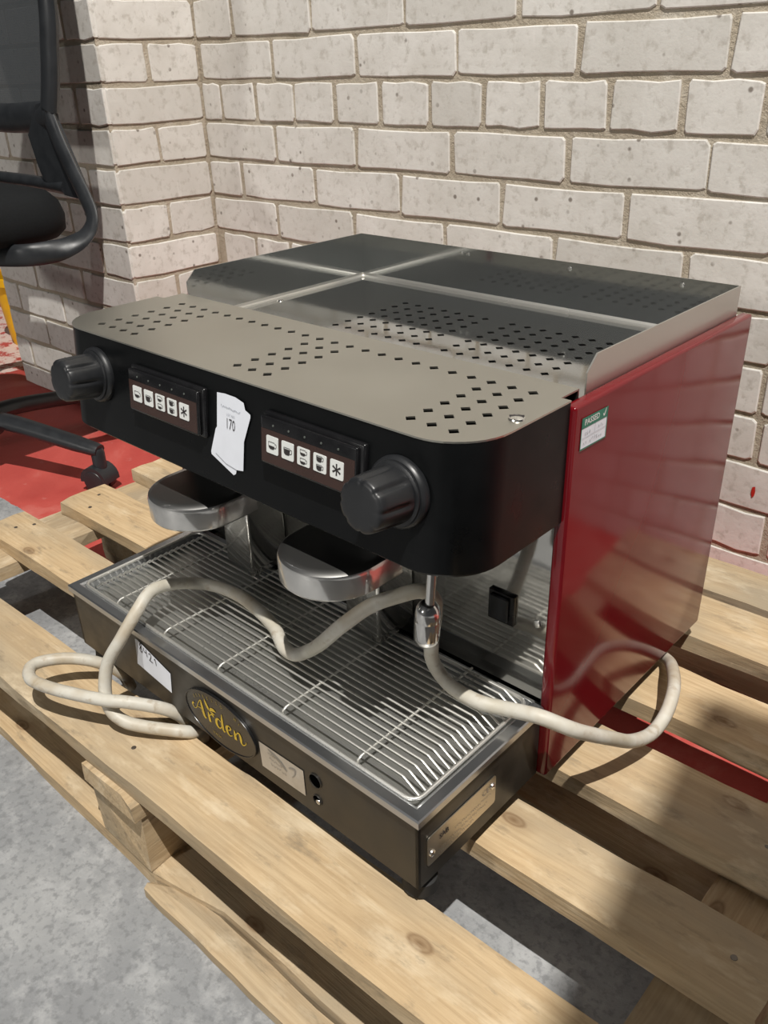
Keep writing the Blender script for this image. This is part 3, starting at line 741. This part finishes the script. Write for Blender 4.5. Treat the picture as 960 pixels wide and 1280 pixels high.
# data plate on the right side of the tray
sx_=x1-.003
q=frame((sx_+.0004,0,0),(0,1,0),(0,0,1)); b=MB(); b.poly(rrect(-.1600,.1862,-.0685,.2180,.003,3),.0008,q); dp=b.build('data_plate','data_plate',body,DZ)
q=frame((sx_+.0016,0,0),(0,1,0),(0,0,1)); k=MB(); text_into(k,'SAB',.0072,q@T(-.1395,.2085,0),offset=.0002); k.build('plate_lettering','ink',dp,DZ)
k=MB(); text_into(k,'CE',.0085,q@T(-.083,.2088,0)); rr=random.Random(5)
for (c0,c1,z) in ((-.125,-.075,.2015),(-.147,-.082,.1955),(-.147,-.100,.190)):
    x=c0
    while x<c1: ribbon(k,[(x,z+rr.uniform(-.001,.001)),(x+.0014,z+rr.uniform(-.0012,.0012))],[.0007,.0007],q,2); x+=.0024
k.build('plate_small_print','smudge',dp,DZ)
for yy,zz in ((-.1545,.1985),(-.0735,.2085)):
    b=MB(); b.lathe([(.0034,0),(.0030,.0014),(.0012,.0022),(0,.0023)],16,frame((sx_+.0011,yy,zz),(0,1,0),(0,0,1))); b.build('screw','screw',dp,DZ,smooth=40)
# feet
for x,y in ((-.024,-.150),(-.505,-.150),(-.03,.27),(-.5,.27),):
    b=MB(); b.lathe([(.014,.1445),(.016,.147),(.0145,.158),(.008,.160),(.008,.1685)],20,T(x,y,0)); b.build('foot','foot_rubber',em,DZ,smooth=40)

# ------------------------------------------------------------------ mains cord
MW=Matrix.Translation((.4008,-.7075,0))@Matrix.Rotation(-.0017,4,'Z')
cp=[(-.06,.262,.154),(-.03,.262,.154),(.0,.25,.157),(.024,.208,.180),(.043,.168,.189),(.050,.139,.180),(.050,.110,.175),(.047,.072,.190),(.044,.033,.219),(.036,.0,.243),(.028,-.017,.256),(.010,-.030,.2655),(-.006,-.034,.2645),(-.025,-.038,.2615),
    (-.045,-.045,.2615),(-.072,-.045,.2615),(-.092,-.040,.264),(-.0985,-.045,.283),(-.0935,-.051,.312),(-.0880,-.054,.340),(-.0870,-.057,.358),(-.0935,-.066,.367),(-.107,-.077,.3625),(-.127,-.092,.351),(-.150,-.105,.327),(-.180,-.104,.293),(-.205,-.098,.269),(-.217,-.105,.2625),(-.233,-.104,.2615),
    (-.248,-.097,.2615),(-.266,-.088,.2615),(-.299,-.079,.2615),(-.337,-.074,.2615),(-.370,-.079,.2625),(-.391,-.095,.266),(-.396,-.118,.274),(-.392,-.145,.280),(-.385,-.168,.271),(-.389,-.188,.247),(-.400,-.203,.218),(-.398,-.213,.190),(-.386,-.217,.173),(-.371,-.212,.163),(-.355,-.202,.159),(-.335,-.187,.156),(-.320,-.170,.150),(-.322,-.155,.138),(-.33,-.15,.115)]
lp2=[(-.343,-.155,.125),(-.340,-.163,.152),(-.346,-.179,.172),(-.368,-.206,.186),(-.387,-.221,.188),(-.421,-.238,.189),(-.449,-.249,.189),(-.476,-.254,.188),(-.496,-.246,.187),(-.500,-.232,.186),(-.490,-.210,.183),(-.476,-.190,.176),(-.465,-.173,.163),(-.462,-.160,.145),(-.465,-.152,.120)]
def wpts(P): return [MW@Vector(p) for p in P]
Z0=wpts([cp[0]])[0]
# under the machine the cord dips between the planks; both visible runs are one cord
low=[(-.335,-.149,.085),(-.338,-.148,.07),(-.342,-.149,.085)]
full=cp+low+lp2
pc=thing('mains_cord','dirty cream mains cord looped over the drip tray and hanging down the front plank','cord',tuple(Z0))
c=MB(); c.tube([p-Z0 for p in catmull(wpts(full),6)],.0067,12); c.build('cord_sheath','cord',pc,smooth=70)

# ------------------------------------------------------------------ office chair
CX,CY=-1.075,-.575
ch=thing('office_chair','black mesh-back office chair on a five-star castor base, by the brick pier','chair',(CX,CY,0))
O=Vector((CX,CY,0))
def cb(mb,name,mat,parent=ch,smooth=45): 
    bmesh.ops.translate(mb.b,vec=-O,verts=mb.b.verts); return mb.build(name,mat,parent,smooth=smooth)
phi0=math.atan2(-.472-CY,-.79-CX); RL=math.hypot(-.79-CX,-.472-CY)
b=MB(); b.lathe([(.045,.085),(.048,.10),(.045,.14),(.03,.15),(.03,.20),(.026,.20),(.026,.42),(.0,.42)],28,T(CX,CY,0)); cb(b,'gas_lift','chair_plastic')
for k in range(5):
    a=phi0+k*2*PI/5; d=Vector((math.cos(a),math.sin(a),0)); e=O+d*RL
    b=MB(); P=[O+d*.03+Vector((0,0,.120)),O+d*.10+Vector((0,0,.118)),O+d*(RL-.05)+Vector((0,0,.096)),O+d*(RL+.006)+Vector((0,0,.088))]
    b.tube(catmull(P,4),[.024,.0236,.0232,.0226,.022,.0212,.0204,.0196,.0188,.018,.0172,.0164,.015],10,flat=(0,0,1),ru=[.017]*9+[.015,.0145,.014,.012]); lg=cb(b,'leg','chair_plastic')
    b=MB(); b.lathe([(.0135,.050),(.0135,.084),(.010,.092)],16,T(e.x,e.y,0)); 
    cs=cb(b,'castor','chair_plastic')
    sdir=Vector((-d.y,d.x,0))
    for s in (-1,1):
        w=MB(); m0=frame(e+Vector((0,0,.0262))+sdir*s*.003-d*.006,d if s>0 else -d,(0,0,1))
        # axle along sdir
        ax=Matrix.Translation(e+Vector((0,0,.0262))-d*.006+sdir*(.004*s))@Matrix.Rotation(math.atan2(sdir.y,sdir.x),4,'Z')@Matrix.Rotation(PI/2*s,4,'Y')
        w.lathe([(0,0),(.024,0),(.026,.003),(.026,.014),(.022,.019),(0,.021)],28,ax); cb(w,'wheel','chair_plastic',cs)
    hd=MB()
    for s in (1,):
        pts=[]
        for i in range(11):
            t=math.radians(-5+190*i/10); pts.append((math.cos(t)*.031,math.sin(t)*.031))
        for i in range(10,-1,-1):
            t=math.radians(-5+190*i/10); pts.append((math.cos(t)*.020,math.sin(t)*.020-.0))
        m0=Matrix.Translation(e+Vector((0,0,.0262))-d*.006-sdir*.022)@Matrix((( d.x,0,sdir.x,0),(d.y,0,sdir.y,0),(0,1,0,0),(0,0,0,1)))
        hd.poly(pts,.044,m0)
    cb(hd,'castor_hood','chair_plastic',cs)
# seat cushion
sx0,sx1,sy0,sy1=-1.335,-.803,-.900,-.410
b=MB(); rings=[]
for (ins,z) in ((.03,.487),(.012,.490),(.0,.503),(-.002,.528),(.004,.552),(.018,.568),(.045,.576),(.10,.579)):
    rings.append([b.b.verts.new((x,y,z)) for x,y in rrect(sx0+ins,sy0+ins,sx1-ins,sy1-ins,.075-ins*.4,7)])
b.b.faces.new(rings[0][::-1]); b.b.faces.new(rings[-1])
for A,B in zip(rings,rings[1:]):
    for k in range(len(A)): k2=(k+1)%len(A); b.b.faces.new((A[k],A[k2],B[k2],B[k]))
cb(b,'seat','chair_fabric',smooth=60)
b=MB(); b.box((-1.30,-.85,.474),(-.84,-.46,.4885),None,.006,2); cb(b,'seat_pan','chair_plastic')
b=MB(); b.box((-1.16,-.74,.415),(-.98,-.50,.475),None,.01,2); cb(b,'tilt_mechanism','chair_plastic')
# back frame: posts, bars, mesh
YBK=-.398
def bk(z): return YBK+.00+.06*max(0,z-.66)+.0
def post(sg):
    xr=-.815 if sg>0 else -1.325
    s=1 if sg>0 else -1; X=lambda v: v if sg>0 else -2.14-v
    b=MB(); b.tube(catmull([(X(-.865),bk(.705),.700),(X(-.848),bk(.74),.745),(X(-.835),bk(.80),.80),(X(-.823),bk(.87),.87),(X(-.818),bk(1.08),1.08),(X(-.828),bk(1.24),1.24)],5),.022,10,flat=(0,1,0),ru=.013); cb(b,'back_post','chair_plastic')
    # arm: drops from the back frame, turns round the seat corner and runs below it
    b=MB(); P=[(X(-.872),YBK,.700),(X(-.850),YBK-.002,.655),(X(-.813),YBK-.006,.605),(X(-.775),YBK-.010,.560),(X(-.752),YBK-.016,.527),(X(-.752),YBK-.034,.500),(X(-.762),YBK-.068,.484),(X(-.775),YBK-.105,.478),(X(-.80),-.535,.476),(X(-.86),-.56,.474),(X(-.92),-.57,.474)]
    b.tube(catmull(P,6),.019,12,flat=(0,1,0),ru=.008); cb(b,'arm_loop','chair_plastic',smooth=60)
    # web joining the arm and the lower bars
    b=MB(); m0=Matrix(((1,0,0,0),(0,0,-1,YBK+.010),(0,1,0,0),(0,0,0,1)))
    b.poly([(X(-.868),.712),(X(-.905),.706),(X(-.955),.655),(X(-.94),.602),(X(-.93),.580),(X(-.86),.556),(X(-.815),.553),(X(-.79),.565),(X(-.825),.63)],.012,m0); cb(b,'frame_web','chair_plastic')
post(1); post(-1)
b=MB(); b.tube(catmull([(-.860,bk(.69),.688),(-.95,bk(.69)+.012,.684),(-1.07,bk(.69)+.018,.680),(-1.19,bk(.69)+.012,.684),(-1.28,bk(.69),.688)],6),.026,10,flat=(0,1,0),ru=.012); 
lb=cb(b,'lower_back_bar','chair_plastic')
b=MB(); b.tube(catmull([(-.86,YBK+.004,.568),(-.95,YBK+.010,.569),(-1.07,YBK+.014,.569),(-1.19,YBK+.010,.569),(-1.28,YBK+.004,.568)],6),.013,10,flat=(0,1,0),ru=.011); cb(b,'support_bar','chair_plastic')
b=MB(); b.tube([(-.83,bk(1.24),1.24),(-1.07,bk(1.24)+.02,1.255),(-1.31,bk(1.24),1.24)],.02,10,flat=(0,1,0),ru=.012); cb(b,'top_back_bar','chair_plastic')
b=MB(); nx,nz=10,12; V=[]
for j in range(nz+1):
    z=.70+.54*j/nz; xr=-.855+.035*min(1,(j/nz)/.45); xl=-2.14-xr
    V.append([b.b.verts.new((xl+(xr-xl)*i/nx,bk(z)+.02*(1-(2*i/nx-1)**2),z)) for i in range(nx+1)])
for j in range(nz):
    for i in range(nx): b.b.faces.new((V[j][i],V[j][i+1],V[j+1][i+1],V[j+1][i]))
cb(b,'back_mesh','mesh',smooth=80)
